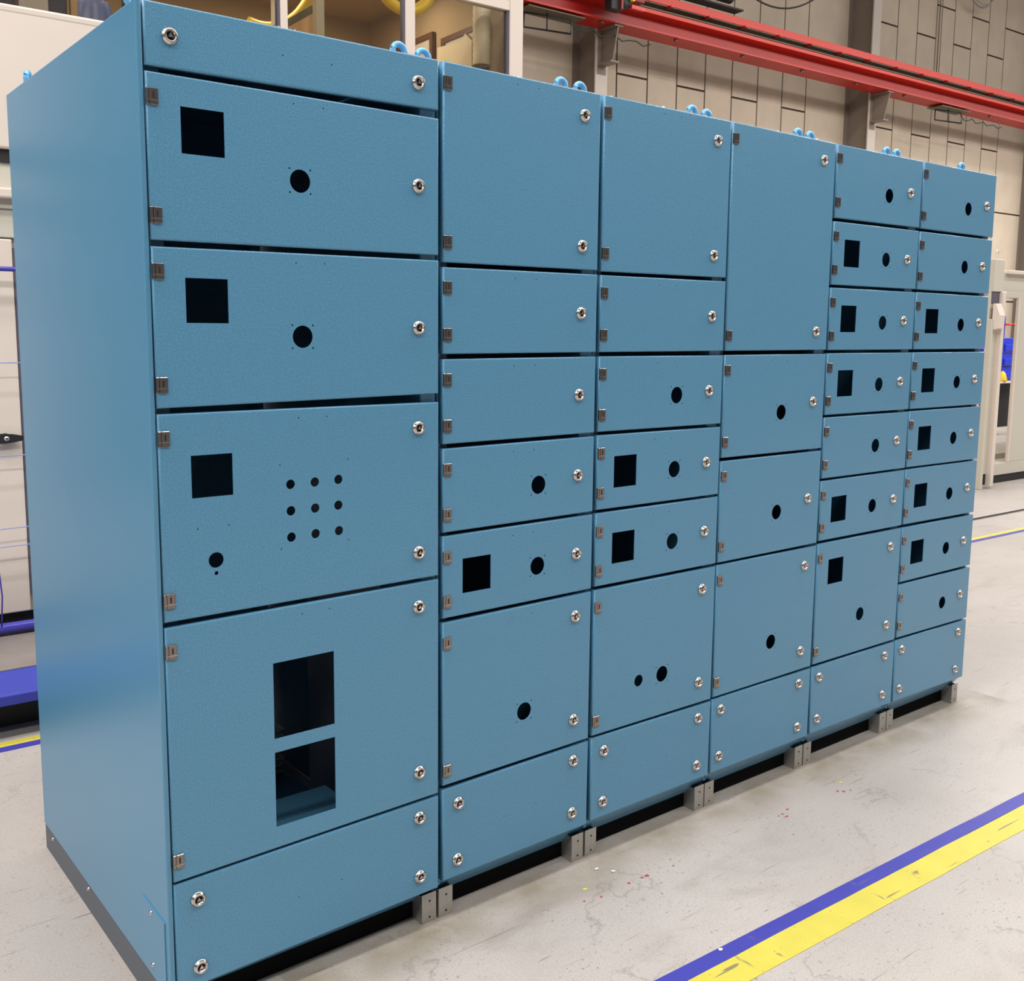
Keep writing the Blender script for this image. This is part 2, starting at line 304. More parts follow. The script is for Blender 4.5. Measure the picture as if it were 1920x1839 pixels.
def tag(o, label, cat, group=None, kind=None):
    o['label'] = label; o['category'] = cat
    if group: o['group'] = group
    if kind: o['kind'] = kind
    return o
def thing(name, label, cat, loc=(0, 0, 0), rz=0.0, group=None, kind=None):
    o = bpy.data.objects.new(name, None); COL.objects.link(o)
    o.empty_display_size = 0.1
    o.location = loc; o.rotation_euler = (0, 0, rz)
    return tag(o, label, cat, group, kind)
def struct(o, label=None, cat=None):
    o['kind'] = 'structure'
    if label: o['label'] = label
    if cat: o['category'] = cat
    return o
def inst(mesh_obj, parent, loc, rz=0.0):
    o = mesh_obj.copy(); COL.objects.link(o); o.parent = parent
    o.location = loc; o.rotation_euler = (0, 0, rz)
    return o
TAB = [
 [
  {'z': [2.43, 2.428, 2.294, 2.3], 'l': [(0.058, 2.362), (0.717, 2.36)], 't': [(0.332, 2.366), (0.463, 2.365)]},
  {'z': [2.282, 2.279, 1.92, 1.924], 'l': [(0.717, 2.099)], 'h': [(0.013, 2.228), (0.013, 1.974)], 'c': [(0.372, 2.08)], 't': [(0.358, 2.259), (0.438, 2.259)], 's': [(0.077, 0.18, 2.114, 2.216)]},
  {'z': [1.906, 1.911, 1.543, 1.553], 'l': [(0.717, 1.73)], 'h': [(0.013, 1.851), (0.013, 1.596)], 'c': [(0.372, 1.706)], 't': [(0.357, 1.885), (0.436, 1.886)], 's': [(0.076, 0.179, 1.737, 1.839)]},
  {'z': [1.53, 1.53, 1.041, 1.044], 'l': [(0.715, 1.462), (0.716, 1.118)], 'h': [(0.013, 1.473), (0.013, 1.092)], 't': [(0.357, 1.506), (0.436, 1.506), (0.303, 1.391), (0.495, 1.393), (0.303, 1.18), (0.495, 1.181), (0.088, 1.255), (0.166, 1.256)], 'o': [(0.331, 1.341, 0.012), (0.399, 1.341, 0.012), (0.467, 1.342, 0.012), (0.331, 1.274, 0.012), (0.399, 1.274, 0.012), (0.466, 1.275, 0.012), (0.331, 1.207, 0.012), (0.399, 1.208, 0.012), (0.467, 1.208, 0.012), (0.131, 1.175, 0.019), (0.131, 1.143, 0.005)], 's': [(0.076, 0.179, 1.329, 1.43)]},
  {'z': [1.028, 1.034, 0.394, 0.403], 'l': [(0.715, 0.965), (0.716, 0.484)], 'h': [(0.013, 0.969), (0.013, 0.447)], 't': [(0.357, 1.005), (0.436, 1.006)], 's': [(0.273, 0.447, 0.691, 0.89), (0.273, 0.447, 0.455, 0.655)]},
  {'z': [0.387, 0.395, 0.106, 0.113], 'l': [(0.716, 0.348), (0.717, 0.17), (0.059, 0.334), (0.06, 0.155)], 't': [(0.332, 0.243), (0.463, 0.247)]},
 ],
 [
  {'z': [2.428, 2.424, 1.907, 1.908], 'l': [(1.308, 2.353), (1.307, 1.976)], 'h': [(0.811, 2.373), (0.811, 1.96)], 't': [(1.051, 2.404), (1.129, 2.404)]},
  {'z': [1.894, 1.896, 1.66, 1.661], 'l': [(1.307, 1.778)], 'h': [(0.811, 1.839), (0.811, 1.712)], 't': [(1.05, 1.872), (1.128, 1.873)]},
  {'z': [1.646, 1.648, 1.412, 1.413], 'l': [(1.305, 1.532)], 'h': [(0.811, 1.589), (0.811, 1.462)], 't': [(1.049, 1.624), (1.128, 1.624)]},
  {'z': [1.399, 1.402, 1.163, 1.165], 'l': [(1.305, 1.285)], 'h': [(0.811, 1.34), (0.811, 1.212)], 'c': [(1.147, 1.269)], 't': [(1.05, 1.375), (1.127, 1.376)]},
  {'z': [1.152, 1.156, 0.916, 0.917], 'l': [(1.305, 1.039)], 'h': [(0.811, 1.091), (0.811, 0.963)], 'c': [(1.147, 1.022)], 't': [(1.05, 1.126), (1.127, 1.128)], 's': [(0.866, 0.968, 0.98, 1.081)]},
  {'z': [0.903, 0.908, 0.419, 0.422], 'l': [(1.305, 0.839), (1.305, 0.501)], 'h': [(0.811, 0.842), (0.811, 0.463)], 'c': [(1.101, 0.576)], 't': [(1.05, 0.877), (1.129, 0.879)]},
  {'z': [0.406, 0.413, 0.126, 0.129], 'l': [(0.853, 0.353), (0.85, 0.179), (1.307, 0.364), (1.305, 0.189)], 't': [(1.026, 0.261), (1.154, 0.265)]},
 ],
 [
  {'z': [2.424, 2.422, 1.906, 1.908], 'l': [(1.908, 2.35), (1.907, 1.978)], 'h': [(1.403, 2.373), (1.403, 1.96)], 't': [(1.65, 2.403), (1.729, 2.403)]},
  {'z': [1.895, 1.896, 1.661, 1.661], 'l': [(1.908, 1.777)], 'h': [(1.403, 1.841), (1.403, 1.713)], 't': [(1.649, 1.873), (1.727, 1.873)]},
  {'z': [1.648, 1.646, 1.414, 1.411], 'l': [(1.906, 1.527)], 'h': [(1.403, 1.593), (1.403, 1.466)], 'c': [(1.746, 1.517)], 't': [(1.65, 1.623), (1.728, 1.624)]},
  {'z': [1.403, 1.4, 1.167, 1.164], 'l': [(1.904, 1.282)], 'h': [(1.403, 1.346), (1.403, 1.22)], 'c': [(1.745, 1.27)], 't': [(1.647, 1.377), (1.726, 1.376)], 's': [(1.462, 1.564, 1.232, 1.333)]},
  {'z': [1.156, 1.156, 0.92, 0.917], 'l': [(1.906, 1.041)], 'h': [(1.403, 1.097), (1.403, 0.969)], 'c': [(1.746, 1.025)], 't': [(1.649, 1.13), (1.725, 1.13)], 's': [(1.461, 1.563, 0.985, 1.086)]},
  {'z': [0.908, 0.907, 0.425, 0.421], 'l': [(1.905, 0.836), (1.903, 0.499)], 'h': [(1.403, 0.851), (1.403, 0.473)], 'c': [(1.714, 0.568)], 't': [(1.646, 0.88), (1.727, 0.88)], 'o': [(1.6, 0.568, 0.02)]},
  {'z': [0.416, 0.412, 0.134, 0.135], 'l': [(1.443, 0.363), (1.442, 0.188), (1.907, 0.366), (1.907, 0.19)], 't': [(1.623, 0.268), (1.75, 0.27)]},
 ],
 [
  {'z': [2.421, 2.418, 1.661, 1.661], 'l': [(2.503, 2.349), (2.502, 1.729)], 'h': [(2.001, 2.368), (2.001, 1.713)], 't': [(2.249, 2.4), (2.326, 2.399)]},
  {'z': [1.647, 1.646, 1.29, 1.287], 'l': [(2.503, 1.468)], 'h': [(2.001, 1.594), (2.001, 1.345)], 'c': [(2.314, 1.436)], 't': [(2.245, 1.626), (2.333, 1.623)]},
  {'z': [1.278, 1.278, 0.917, 0.917], 'l': [(2.499, 1.1)], 'h': [(2.001, 1.225), (2.001, 0.974)], 'c': [(2.312, 1.066)]},
  {'z': [0.908, 0.907, 0.423, 0.423], 'l': [(2.499, 0.838), (2.498, 0.5)], 'h': [(2.001, 0.852), (2.001, 0.477)], 'c': [(2.311, 0.571)]},
  {'z': [0.415, 0.414, 0.136, 0.136], 'l': [(2.031, 0.37), (2.029, 0.194), (2.498, 0.368), (2.5, 0.191)]},
 ],
 [
  {'z': [2.417, 2.416, 2.151, 2.152], 'l': [(3.096, 2.282)], 'h': [(2.602, 2.367), (2.602, 2.208)], 'c': [(2.947, 2.259)]},
  {'z': [2.138, 2.14, 1.905, 1.905], 'l': [(3.099, 2.02)], 'h': [(2.602, 2.084), (2.602, 1.96)], 'c': [(2.948, 2.013)], 's': [(2.66, 2.762, 1.974, 2.075)]},
  {'z': [1.894, 1.893, 1.66, 1.659], 'l': [(3.098, 1.776)], 'h': [(2.602, 1.839), (2.602, 1.713)], 'c': [(2.948, 1.766)], 's': [(2.659, 2.761, 1.728, 1.829)]},
  {'z': [1.648, 1.647, 1.413, 1.411], 'l': [(3.097, 1.529)], 'h': [(2.602, 1.593), (2.602, 1.466)], 'c': [(2.946, 1.521)], 's': [(2.659, 2.761, 1.481, 1.582)]},
  {'z': [1.403, 1.401, 1.167, 1.164], 'l': [(3.098, 1.286)], 'h': [(2.602, 1.349), (2.602, 1.22)], 'c': [(2.946, 1.274)]},
  {'z': [1.157, 1.156, 0.922, 0.919], 'l': [(3.098, 1.041)], 'h': [(2.602, 1.101), (2.602, 0.973)], 'c': [(2.947, 1.027)], 's': [(2.659, 2.761, 0.988, 1.089)]},
  {'z': [0.91, 0.908, 0.425, 0.421], 'l': [(3.099, 0.838), (3.1, 0.5)], 'h': [(2.602, 0.852), (2.602, 0.476)], 'c': [(2.9, 0.581)], 's': [(2.66, 2.762, 0.739, 0.84)]},
  {'z': [0.414, 0.412, 0.138, 0.137], 'l': [(2.632, 0.367), (2.63, 0.195), (3.103, 0.364), (3.101, 0.192)]},
 ],
 [
  {'z': [2.416, 2.417, 2.151, 2.15], 'l': [(3.715, 2.279)], 'h': [(3.206, 2.367), (3.206, 2.202)], 'c': [(3.563, 2.255)]},
  {'z': [2.139, 2.139, 1.905, 1.903], 'l': [(3.711, 2.019)], 'h': [(3.206, 2.084), (3.206, 1.958)], 'c': [(3.563, 2.01)]},
  {'z': [1.894, 1.891, 1.659, 1.659], 'l': [(3.71, 1.774)], 'h': [(3.206, 1.838), (3.206, 1.712)], 'c': [(3.562, 1.763)], 's': [(3.269, 3.371, 1.726, 1.827)]},
  {'z': [1.647, 1.645, 1.411, 1.409], 'l': [(3.709, 1.525)], 'h': [(3.206, 1.592), (3.206, 1.466)], 'c': [(3.56, 1.515)], 's': [(3.269, 3.371, 1.478, 1.579)]},
  {'z': [1.402, 1.4, 1.165, 1.16], 'l': [(3.709, 1.283)], 'h': [(3.206, 1.345), (3.206, 1.219)], 'c': [(3.562, 1.269)], 's': [(3.268, 3.37, 1.232, 1.333)]},
  {'z': [1.156, 1.153, 0.92, 0.913], 'l': [(3.709, 1.036)], 'h': [(3.206, 1.1), (3.206, 0.972)], 'c': [(3.559, 1.021)], 's': [(3.266, 3.368, 0.985, 1.086)]},
  {'z': [0.907, 0.902, 0.669, 0.665], 'l': [(3.708, 0.791)], 'h': [(3.206, 0.851), (3.206, 0.726)], 'c': [(3.56, 0.774)], 's': [(3.266, 3.368, 0.738, 0.839)]},
  {'z': [0.659, 0.654, 0.424, 0.414], 'l': [(3.71, 0.54)], 'h': [(3.206, 0.602), (3.206, 0.477)], 'c': [(3.559, 0.523)]},
  {'z': [0.413, 0.406, 0.137, 0.129], 'l': [(3.237, 0.366), (3.235, 0.19), (3.717, 0.36), (3.713, 0.182)]},
 ],
]

# ------------------------------------------------------------------ the setting: floor, floor tape, wall
fl = MB().box(-10, 32, -16, 14, -0.2, 0.0, FLOOR).obj('floor')
struct(fl, 'worn pale grey concrete hall floor with scratches and dark specks', 'floor')

def fleck(bm_, x, y, r, m, z=0.0012):
    n = 7; bm = bm_.bm; k = bm_.mi(m)
    vs = [bm.verts.new((x + r * random.uniform(.5, 1.3) * math.cos(2 * math.pi * i / n) * 1.3, y + r * random.uniform(.5, 1.2) * math.sin(2 * math.pi * i / n), z)) for i in range(n)]
    f = bm.faces.new(vs); f.material_index = k
sp = MB()
for x, y in ((1.207, -.169), (1.266, -.182), (1.391, -.178), (1.447, -.18), (1.47, -.181), (1.583, -.19), (2.218, -.171), (2.173, -.182), (2.149, -.184), (2.171, -.203), (2.498, -.195), (2.515, -.21), (2.544, -.22)):
    fleck(sp, x, y, random.uniform(.0035, .0065), FLECKR)
for x, y in ((1.366, -.058), (1.398, -.1), (1.344, -.58)): fleck(sp, x, y, .006, FLECKW, 0.0035)
for x, y in ((1.256, -.121), (2.572, -.158)): fleck(sp, x, y, .008, FLECKY)
spo = sp.obj('paint_spots', fl); spo['kind'] = 'stuff'; spo['label'] = 'tiny red, white and yellow paint spots'

def tape(name, u0, u1, v0, v1, m, label, z=0.0015):
    b = MB(); n = 60
    # slightly uneven, hand-laid edges
    top = []; bot = []
    for i in range(n + 1):
        u = (u1 - u0) * i / n
        top.append((u, v1 - v0 + random.uniform(-.0012, .0012), 0)); bot.append((u, random.uniform(-.0012, .0012), 0))
    b.prism(bot + top[::-1], (0, 0, z), m)
    o = b.obj(name, None, H(u0, v0, 0.0003), TH)
    return tag(o, label, 'floor tape')
tape('floor_tape', -3, 7.5, -.580, -.529, TAPEB, 'blue floor tape stripe in the foreground, on the cabinet side of the yellow one')
tape('floor_tape', -3, 7.5, -.676, -.580, TAPEY, 'scuffed wide yellow floor tape stripe in the right foreground')
tape('floor_tape', -4, 14, 2.072, 2.122, TAPEB, 'blue floor tape stripe on the floor behind the cabinet row')
tape('floor_tape', -4, 14, 2.122, 2.175, TAPEY, 'yellow floor tape stripe on the floor behind the cabinet row')

WV = 7.9
b = MB()
b.box(-8, 30, WV + .012, WV + .3, 0, 10, JOINT)
cols_u = [2.33, 8.0, 13.68, 19.35, 25.03]
z_a = [0.0, .18, 1.82, 3.46, 5.10, 6.74, 8.38, 10.0]
z_b = [0.0, .73, 2.37, 4.01, 5.65, 7.29, 8.93, 10.0]
for ci in range(len(cols_u)):
    s = cols_u[ci] + .205; e = (cols_u[ci + 1] if ci + 1 < len(cols_u) else cols_u[ci] + 5.67)
    first = s + .562
    cuts = [s, *[first + .5612 * k for k in range(8)], e + .1]
    for k in range(9):
        a0, a1 = cuts[k] + .012, cuts[k + 1] - .012
        zz = z_a if k % 2 == 1 else z_b
        for j in range(len(zz) - 1):
            b.box(a0, a1, WV, WV + .05, zz[j] + .014, zz[j + 1] - .014, PANELC)
wall = b.obj('wall_back', None, H(0, 0, 0), TH)
struct(wall, 'beige hall wall of tall upright planks with dark joints', 'wall')

# H-section columns with brackets that carry the crane beam
for i, u in enumerate(cols_u[1:4]):
    lab = ['grey steel wall column behind the second and third blue cabinet',
           'grey steel wall column above the fourth and fifth blue cabinet',
           'grey steel wall column at the far right edge of the picture'][i]
    t = thing('wall_column', lab, 'column', H(u, 7.46, 0), TH, 'hall wall columns')
    c = MB()
    c.box(0, .2, 0, .02, 0, 9.9, COLF); c.box(0, .2, .42, .44, 0, 9.9, COLM); c.box(.085, .115, .02, .42, 0, 9.9, COLM)
    c.obj('column_shaft', t)
    k = MB()
    k.prism([(.09, 0, 5.02), (.09, -.205, 5.03), (.09, -.29, 5.405), (.09, 0, 5.405)], (.02, 0, 0), COLM)
    k.box(.03, .17, -.30, 0, 5.405, 5.425, COLM); k.box(.03, .17, -.24, 0, 5.0, 5.02, COLM)
    k.box(.03, .17, -.004, 0, 4.9, 5.5, COLM)
    k.obj('beam_bracket', t)

# crane runway beam
t = thing('crane_beam', 'long red overhead crane beam running along the hall wall', 'crane beam', H(-4, 7.3, 5.428), TH)
L = 33
c = MB(); c.box(0, L, -.16, .15, 0, .022, RED, .004); c.box(0, L, -.01, .01, .022, .21, RED); c.box(0, L, -.16, .15, .21, .26, REDL, .004)
c.obj('girder', t)
c = MB(); c.box(0, L, -.09, -.04, .26, .37, RAILM).box(0, L, -.17, -.03, .262, .275, RAILM); c.obj('rail', t)
c = MB(); c.box(0, L, -.20, -.18, .335, .43, REDL, .003); c
for k in range(48): c.box(.3 + k * .7, .36 + k * .7, -.215, -.03, .325, .345, REDL)
c.obj('conductor_rail', t)
c = MB()
for k in range(26): c.box(.4 + k * 1.27, .44 + k * 1.27, -.12, -.08, -.025, 0, RAILM)
c.obj('flange_clips', t)

# crane end carriage above the second cabinet
t = thing('crane_carriage', 'dark red crane carriage on the beam at the top of the picture', 'crane carriage', H(7.75, 7.0, 5.46), TH)
DRED = mat('dark_red_paint', (120, 26, 20), 0.5)
MB().box(-.12, .5, -.12, .06, .16, .5, DRED, .01).box(-.02, .16, -.10, .02, .02, .16, BLACK, .01).obj('carriage_body', t)
MB().cyl((.2, -.12, .12), (.2, .02, .12), .07, BLACK).obj('wheel', t)
MB().box(.10, .13, -.14, -.10, .03, .3, DRED).box(.26, .30, -.16, -.1, .14, .22, YEL, .005).box(.26, .48, -.15, -.11, .06, .1, REDL).obj('buffer', t)
t = thing('crane_motor', 'black crane drive above the beam at the top edge of the picture', 'motor', H(9.2, 7.1, 5.95), TH)
MB().cyl((0, 0, .12), (.8, 0, .12), .08, BLACK, 20).box(.1, .3, -.05, .05, -.02, .06, BLACK).obj('motor_housing', t)
MB().box(-.1, 1.0, -.06, .1, -.03, -.01, BLACK).obj('motor_bracket', t)

def sag(u0, u1, v, z0, z1, drop, r, m, name, label, n=24):
    pts = []
    for i in range(n + 1):
        s = i / n
        pts.append(((u1 - u0) * s, 0, z0 + (z1 - z0) * s - drop * 4 * s * (1 - s)))
    return tag(MB().tube(pts, r, m, 6).obj(name, None, H(u0, v, 0), TH), label, 'cable')
sag(10.35, 12.2, 7.25, 6.32, 6.62, .27, .012, CABLE, 'festoon_cable', 'lower of the two black cables sagging above the crane beam')
sag(10.2, 12.0, 7.06, 6.30, 6.66, .18, .010, CABLE, 'festoon_cable', 'upper of the two black cables sagging above the crane beam')
pts = []
for i in range(73):
    a = i / 72 * 2 * math.pi * 3
    pts.append((.46 * math.cos(a) + .02 * math.sin(a * .33), -.03 - i * .0012, .46 * math.sin(a) + .03 * math.cos(a * .4)))
tag(MB().tube(pts, .012, GREYC, 6).obj('cable_coil', None, H(17.15, 7.78, 7.86), TH), 'coil of grey cable hung on the wall near the top right corner', 'cable')
tag(MB().tube([(0, 0, 5.9), (0, 0, 9.5)], .009, COLM, 8).tube([(.07, 0, 5.9), (.07, 0, 9.5)], .006, COLM, 8).obj('conduit_pipe', None, H(16.15, 7.86, 0), TH), 'pair of thin upright conduit pipes on the beige wall', 'pipe')

def wire_tray(u, lab):
    t = thing('cable_bracket', lab, 'bracket', H(u, 7.3, 5.2), TH, 'wire brackets under the crane beam')
    MB().tube([(0, 0, .16), (0, 0, 0), (.62, -.1, .0), (.62, -.1, .16)], .011, BLACK, 6).tube([(0, 0, .16), (.62, -.1, .16)], .011, BLACK, 6).tube([(.3, -.05, 0), (.3, -.05, .2)], .008, BLACK, 6).obj('wire_frame', t)
    MB().prism([(-.05, -.15, .19), (.8, -.15, .19), (.8, .12, .19), (-.05, .12, .19)], (0, 0, .012), RAILM).obj('tray_plate', t)
    MB().tube([(.62 + .12 * i, -.08, .13 - .07 * abs(math.sin(i * 1.1))) for i in range(12)], .008, CABLE, 6).obj('loose_cable', t)
wire_tray(6.75, 'black wire cable bracket under the beam beside the office window')
wire_tray(15.25, 'black wire cable bracket under the beam near the far right cabinets')

# ------------------------------------------------------------------ glazed office behind the cabinets
OV = 5.0
for nm, lab, bx, m in (
    ('wall_south', 'pale lower wall of the glazed office behind the cabinet row', (-.6, 4.917, 0, .1, 0, 3.1), WHITEF),
    ('wall_east', 'right hand inner wall of the glazed office', (4.83, 4.917, .1, 2.6, 0, 5.25), OFFW),
    ('wall_north', 'rear inner wall of the glazed office', (-.6, 4.83, 2.5, 2.6, 0, 5.25), OFFW),
    ('wall_west', 'left hand inner wall of the glazed office', (-.7, -.6, 0, 2.6, 0, 5.25), OFFW),
    ('ceiling', 'ceiling of the glazed office', (-.6, 4.83, 0, 2.5, 4.95, 5.2), OFFW),
    ('floor_office', 'raised floor of the glazed office', (-.6, 4.83, .1, 2.5, 2.9, 3.0), OFFW)):
    struct(MB().box(*bx, m).obj(nm, None, H(0, OV, 0), TH), lab, nm.split('_')[0])
wn = thing('window_1', 'pale framed office window strip above the blue cabinets', 'window', H(0, OV, 3.1), TH, kind='structure')
for n_, (u0, u1, dz, m, dy) in enumerate(((-.6, -.53, 0, WHITEF, 0), (2.642, 2.701, 0, WHITEF, 0), (3.728, 3.819, 0, WHITEF, 0))):
    MB().box(u0, u1, -.03, .05, 0, 1.85, m, .004).obj('mullion', wn)
MB().box(4.777, 4.917, -.035, .06, 0, 1.85, WHITEF, .004).obj('corner_post', wn)
MB().box(-.6, 4.777, -.03, .05, 1.36, 1.44, WHITEF, .004).box(-.6, 4.777, -.03, .05, 0, .06, WHITEF, .004).obj('window_rail', wn)
MB().box(2.625, 2.642, -.02, .03, .06, 1.36, SLATE).box(3.712, 3.728, -.02, .03, .06, 1.36, SLATE).box(4.755, 4.777, -.02, .03, .06, 1.36, SLATE).obj('window_seal', wn)
for u0, u1 in ((-.53, 2.642), (2.701, 3.728), (3.819, 4.777)):
    MB().box(u0, u1, 0, .006, .06, 1.36, GLASS).obj('glass_pane', wn)

# inside the office
t = thing('office_door', 'pale office door frame with wood panel behind the office glass', 'door', H(3.02, 5.09, 3.0), TH)
MB().box(-.035, .035, -.02, .04, 0, 2.0, DUCTM).box(-.035, .035, .75, .8, 0, 2.0, DUCTM).box(-.035, .035, 0, .8, 1.95, 2.0, DUCTM).obj('door_frame', t)
MB().box(-.02, .02, .04, .75, 0, 1.17, WOOD).obj('wood_panel', t)
MB().box(-.022, .022, .04, .75, 1.17, 1.23, RAILM).obj('top_rail', t)
for v0, v1, z1, lab in ((5.35, 6.05, 4.47, 'nearer brown framed board on the inner office wall'), (6.2, 6.95, 4.57, 'farther brown framed board on the inner office wall')):
    t = thing('notice_board', lab, 'notice board', H(4.80, v0, 3.2), TH)
    h_ = z1 - 3.2; w_ = v1 - v0
    MB().box(-.02, .02, 0, .05, 0, h_, BROWN).box(-.02, .02, w_ - .06, w_, 0, h_, BROWN).box(-.02, .02, .05, w_ - .06, h_ - .05, h_, BROWN).obj('board_frame', t)
    MB().box(-.008, .02, .05, w_ - .06, 0, h_ - .05, BEIGE2).obj('board_face', t)
tag(MB().prism([(0, 5.42, 3.1), (0, 5.42, 4.30), (0, 5.53, 4.385), (0, 5.60, 4.33), (0, 5.98, 4.36), (0, 5.98, 3.1)], (-.05, 0, 0), DUCTM).obj('white_locker', None, H(4.745, 0, 0), TH), 'cream locker side in front of the framed board inside the office', 'locker')
pts = [(0, 0, z * .04) for z in range(46)]
bb = MB()
bb.lathe([(.075 + (.006 if i % 2 else 0), i * .03) for i in range(64)], (0, 0, 0), (0, 0, 1), DUCTM, 20)
tag(bb.obj('air_duct', None, H(4.68, 5.25, 4.05), TH), 'ribbed cream air duct in the office corner', 'duct')
pts = [(.30 * math.cos(a), 0, .34 * math.sin(a)) for a in [math.pi + i * math.pi / 20 for i in range(21)]]  # yellow arcs: tubes added in place of reflections in the office glass
tag(MB().tube([(x, 0, z) for x, _, z in pts], .05, YEL, 10).obj('yellow_reflection', None, H(4.05, 5.5, 4.80), TH), 'yellow arc standing in for a reflection in the right office pane', 'reflection')
pts = [(.55 * math.cos(a), 0, .75 * math.sin(a)) for a in [-.5 - i * 1.3 / 14 for i in range(15)]]
tag(MB().tube(pts, .05, YEL, 10).obj('yellow_reflection', None, H(2.95, 6.0, 5.0), TH), 'yellow arc standing in for a reflection in the left office pane', 'reflection')
for u in (2.60, 2.73):
    MB().box(u - .02, u + .02, -.05, -.01, .845, .865, CHROME, .004).obj('window_handle', wn)
# stored things seen over the beige machine, at the left end of the office glass
tag(MB().box(0, .09, 0, .4, 0, 1.4, BEIGE, .005).obj('filing_cabinet', None, H(.64, 5.12, 3.0), TH), 'narrow pinkish locker at the far left edge above the beige machine', 'locker')
tag(MB().box(0, .095, 0, .05, 0, 1.5, SLATE, .004).obj('slate_panel', None, H(.75, 5.2, 3.0), TH), 'dark slate strip between two pale lockers at the top left', 'panel')
tag(MB().box(0, .185, 0, .4, 0, 1.4, BEIGE, .005).obj('filing_cabinet', None, H(.855, 5.12, 3.0), TH), 'wider pale locker beside the dark slate panel at the top left', 'locker')
tag(MB().box(0, .13, 0, .05, 0, 1.5, SLATE, .004).obj('slate_panel', None, H(1.05, 5.2, 3.0), TH), 'wide dark slate panel left of the wooden post at the top left', 'panel')
tag(MB().box(0, .045, 0, .045, 0, 1.6, WOOD, .003).obj('wooden_post', None, H(1.185, 5.13, 3.0), TH), 'slim wooden post next to the pale blue bundle', 'post')
bb = MB(); bm = bb.bm; k = bb.mi(PALEBL); n1, n2 = 36, 22; g = []
for j in range(n2 + 1):
    row = []
    for i in range(n1):
        a = 2 * math.pi * i / n1; z = j / n2
        r = 1 + .10 * math.sin(5 * a + 3 * z) + .06 * math.sin(11 * a - 7 * z) + .05 * math.sin(17 * z + 2 * a)
        rr = r * (math.sin(math.pi * (.08 + .84 * z)) ** .35)
        row.append(bm.verts.new((.165 * rr * math.cos(a), .10 * rr * math.sin(a), z * 1.0)))
    g.append(row)
for j in range(n2):
    for i in range(n1):
        f = bm.faces.new((g[j][i], g[j][(i + 1) % n1], g[j + 1][(i + 1) % n1], g[j + 1][i])); f.smooth = True; f.material_index = k
for r_ in (g[0], g[-1]): bm.faces.new(r_).material_index = k
tag(bb.obj('film_bundle', None, H(1.37, 5.3, 3.0), TH), 'crumpled pale blue film bundle behind the top corner of the wide cabinet', 'bundle')
tag(MB().box(0, .1, 0, .3, 0, 1.2, BLACK, .01).obj('black_case', None, H(1.62, 5.15, 3.0), TH), 'black upright case right of the pale blue bundle', 'case')

# ------------------------------------------------------------------ beige machine on its blue deck, far left
t = thing('machine_enclosure', 'tall beige machine cabinet with a black handle left of the blue row', 'machine', H(-1.6, 3.0, .25), TH)
def z(v): return v - .25
M0 = .85    # the machine's left end, measured like its other widths from u = -1.6
MB().box(M0, 3.0, .03, 1.2, z(.33), z(3.18), BEIGE).obj('machine_body', t)
MB().box(M0 + .02, 1.912, 0, .03, z(.335), z(2.150), BEIGE, .006).obj('machine_door', t)
d_ = t.children[-1]
hd = MB()
hd.lathe([(0, 0), (.024, 0), (.024, -.02), (.018, -.026), (0, -.026)], (0, 0, 0), (0, 1, 0), BLACK, 20)
hd.prism([(-.115, -.02, -.012), (-.115, -.02, .012), (-.02, -.02, .024), (.03, -.02, .02), (.075, -.02, .01), (.075, -.02, -.012), (.03, -.02, -.02), (-.02, -.02, -.024)], (0, -.02, 0), BLACK)
hd.lathe([(0, -.04), (.013, -.04), (.013, -.043), (0, -.043)], (0, 0, 0), (0, 1, 0), CHROME, 14)
o = hd.obj('turn_handle', d_, (1.835, 0, z(1.203)))
MB().box(1.935, 3.0, 0, .03, z(.335), z(2.150), BEIGE, .006).obj('machine_door', t)
MB().box(1.914, 1.933, .004, .03, z(.42), z(2.11), SLATE).obj('door_gasket', t)
MB().box(M0, 3.0, -.0, .03, z(2.156), z(2.29), BEIGE2, .004).box(M0, 3.0, -.01, .03, z(2.29), z(2.335), BEIGE2).obj('lower_fascia', t)
MB().box(M0, 3.0, -.05, .03, z(2.335), z(2.382), BEIGE, .008).obj('ledge', t)
MB().box(M0, 3.0, .02, .03, z(2.382), z(2.505), BEIGE2).obj('upper_fascia', t)
MB().box(M0, 3.0, .01, .03, z(2.505), z(2.564), BLACK).obj('dark_slot', t)
MB().box(M0, 3.0, -.01, .03, z(2.566), z(3.20), BEIGE, .012, 3).box(M0, 3.0, -.012, 1.2, z(3.18), z(3.222), WHITEF, .012, 3).obj('hood_panel', t)
MB().box(M0 + .02, 2.98, .05, 1.15, z(.25), z(.335), BLACK).obj('machine_plinth', t)

t = thing('machine_deck', 'blue edged low platform with grey deck under the beige machine', 'platform', H(-1.8, 2.2, 0), TH)
MB().box(0, 3.4, .17, 2.1, .225, .25, DECK).obj('deck_sheet', t)
MB().prism([(0, 0, .196), (0, .17, .246), (0, .17, .235), (0, 0, .185)], (3.4, 0, 0), CARTBLUE).obj('ramp_plate', t)
MB().box(0, 3.4, -.03, .02, .155, .20, CARTBLUE, .006).obj('edge_beam', t)
for x in (.1, 1.7, 3.2):
    MB().box(x, x + .08, .3, .38, 0, .225, BLACK).obj('deck_foot', t)
MB().box(0, 3.4, .16, .2, .0, .225, BLACK).obj('skirt', t)

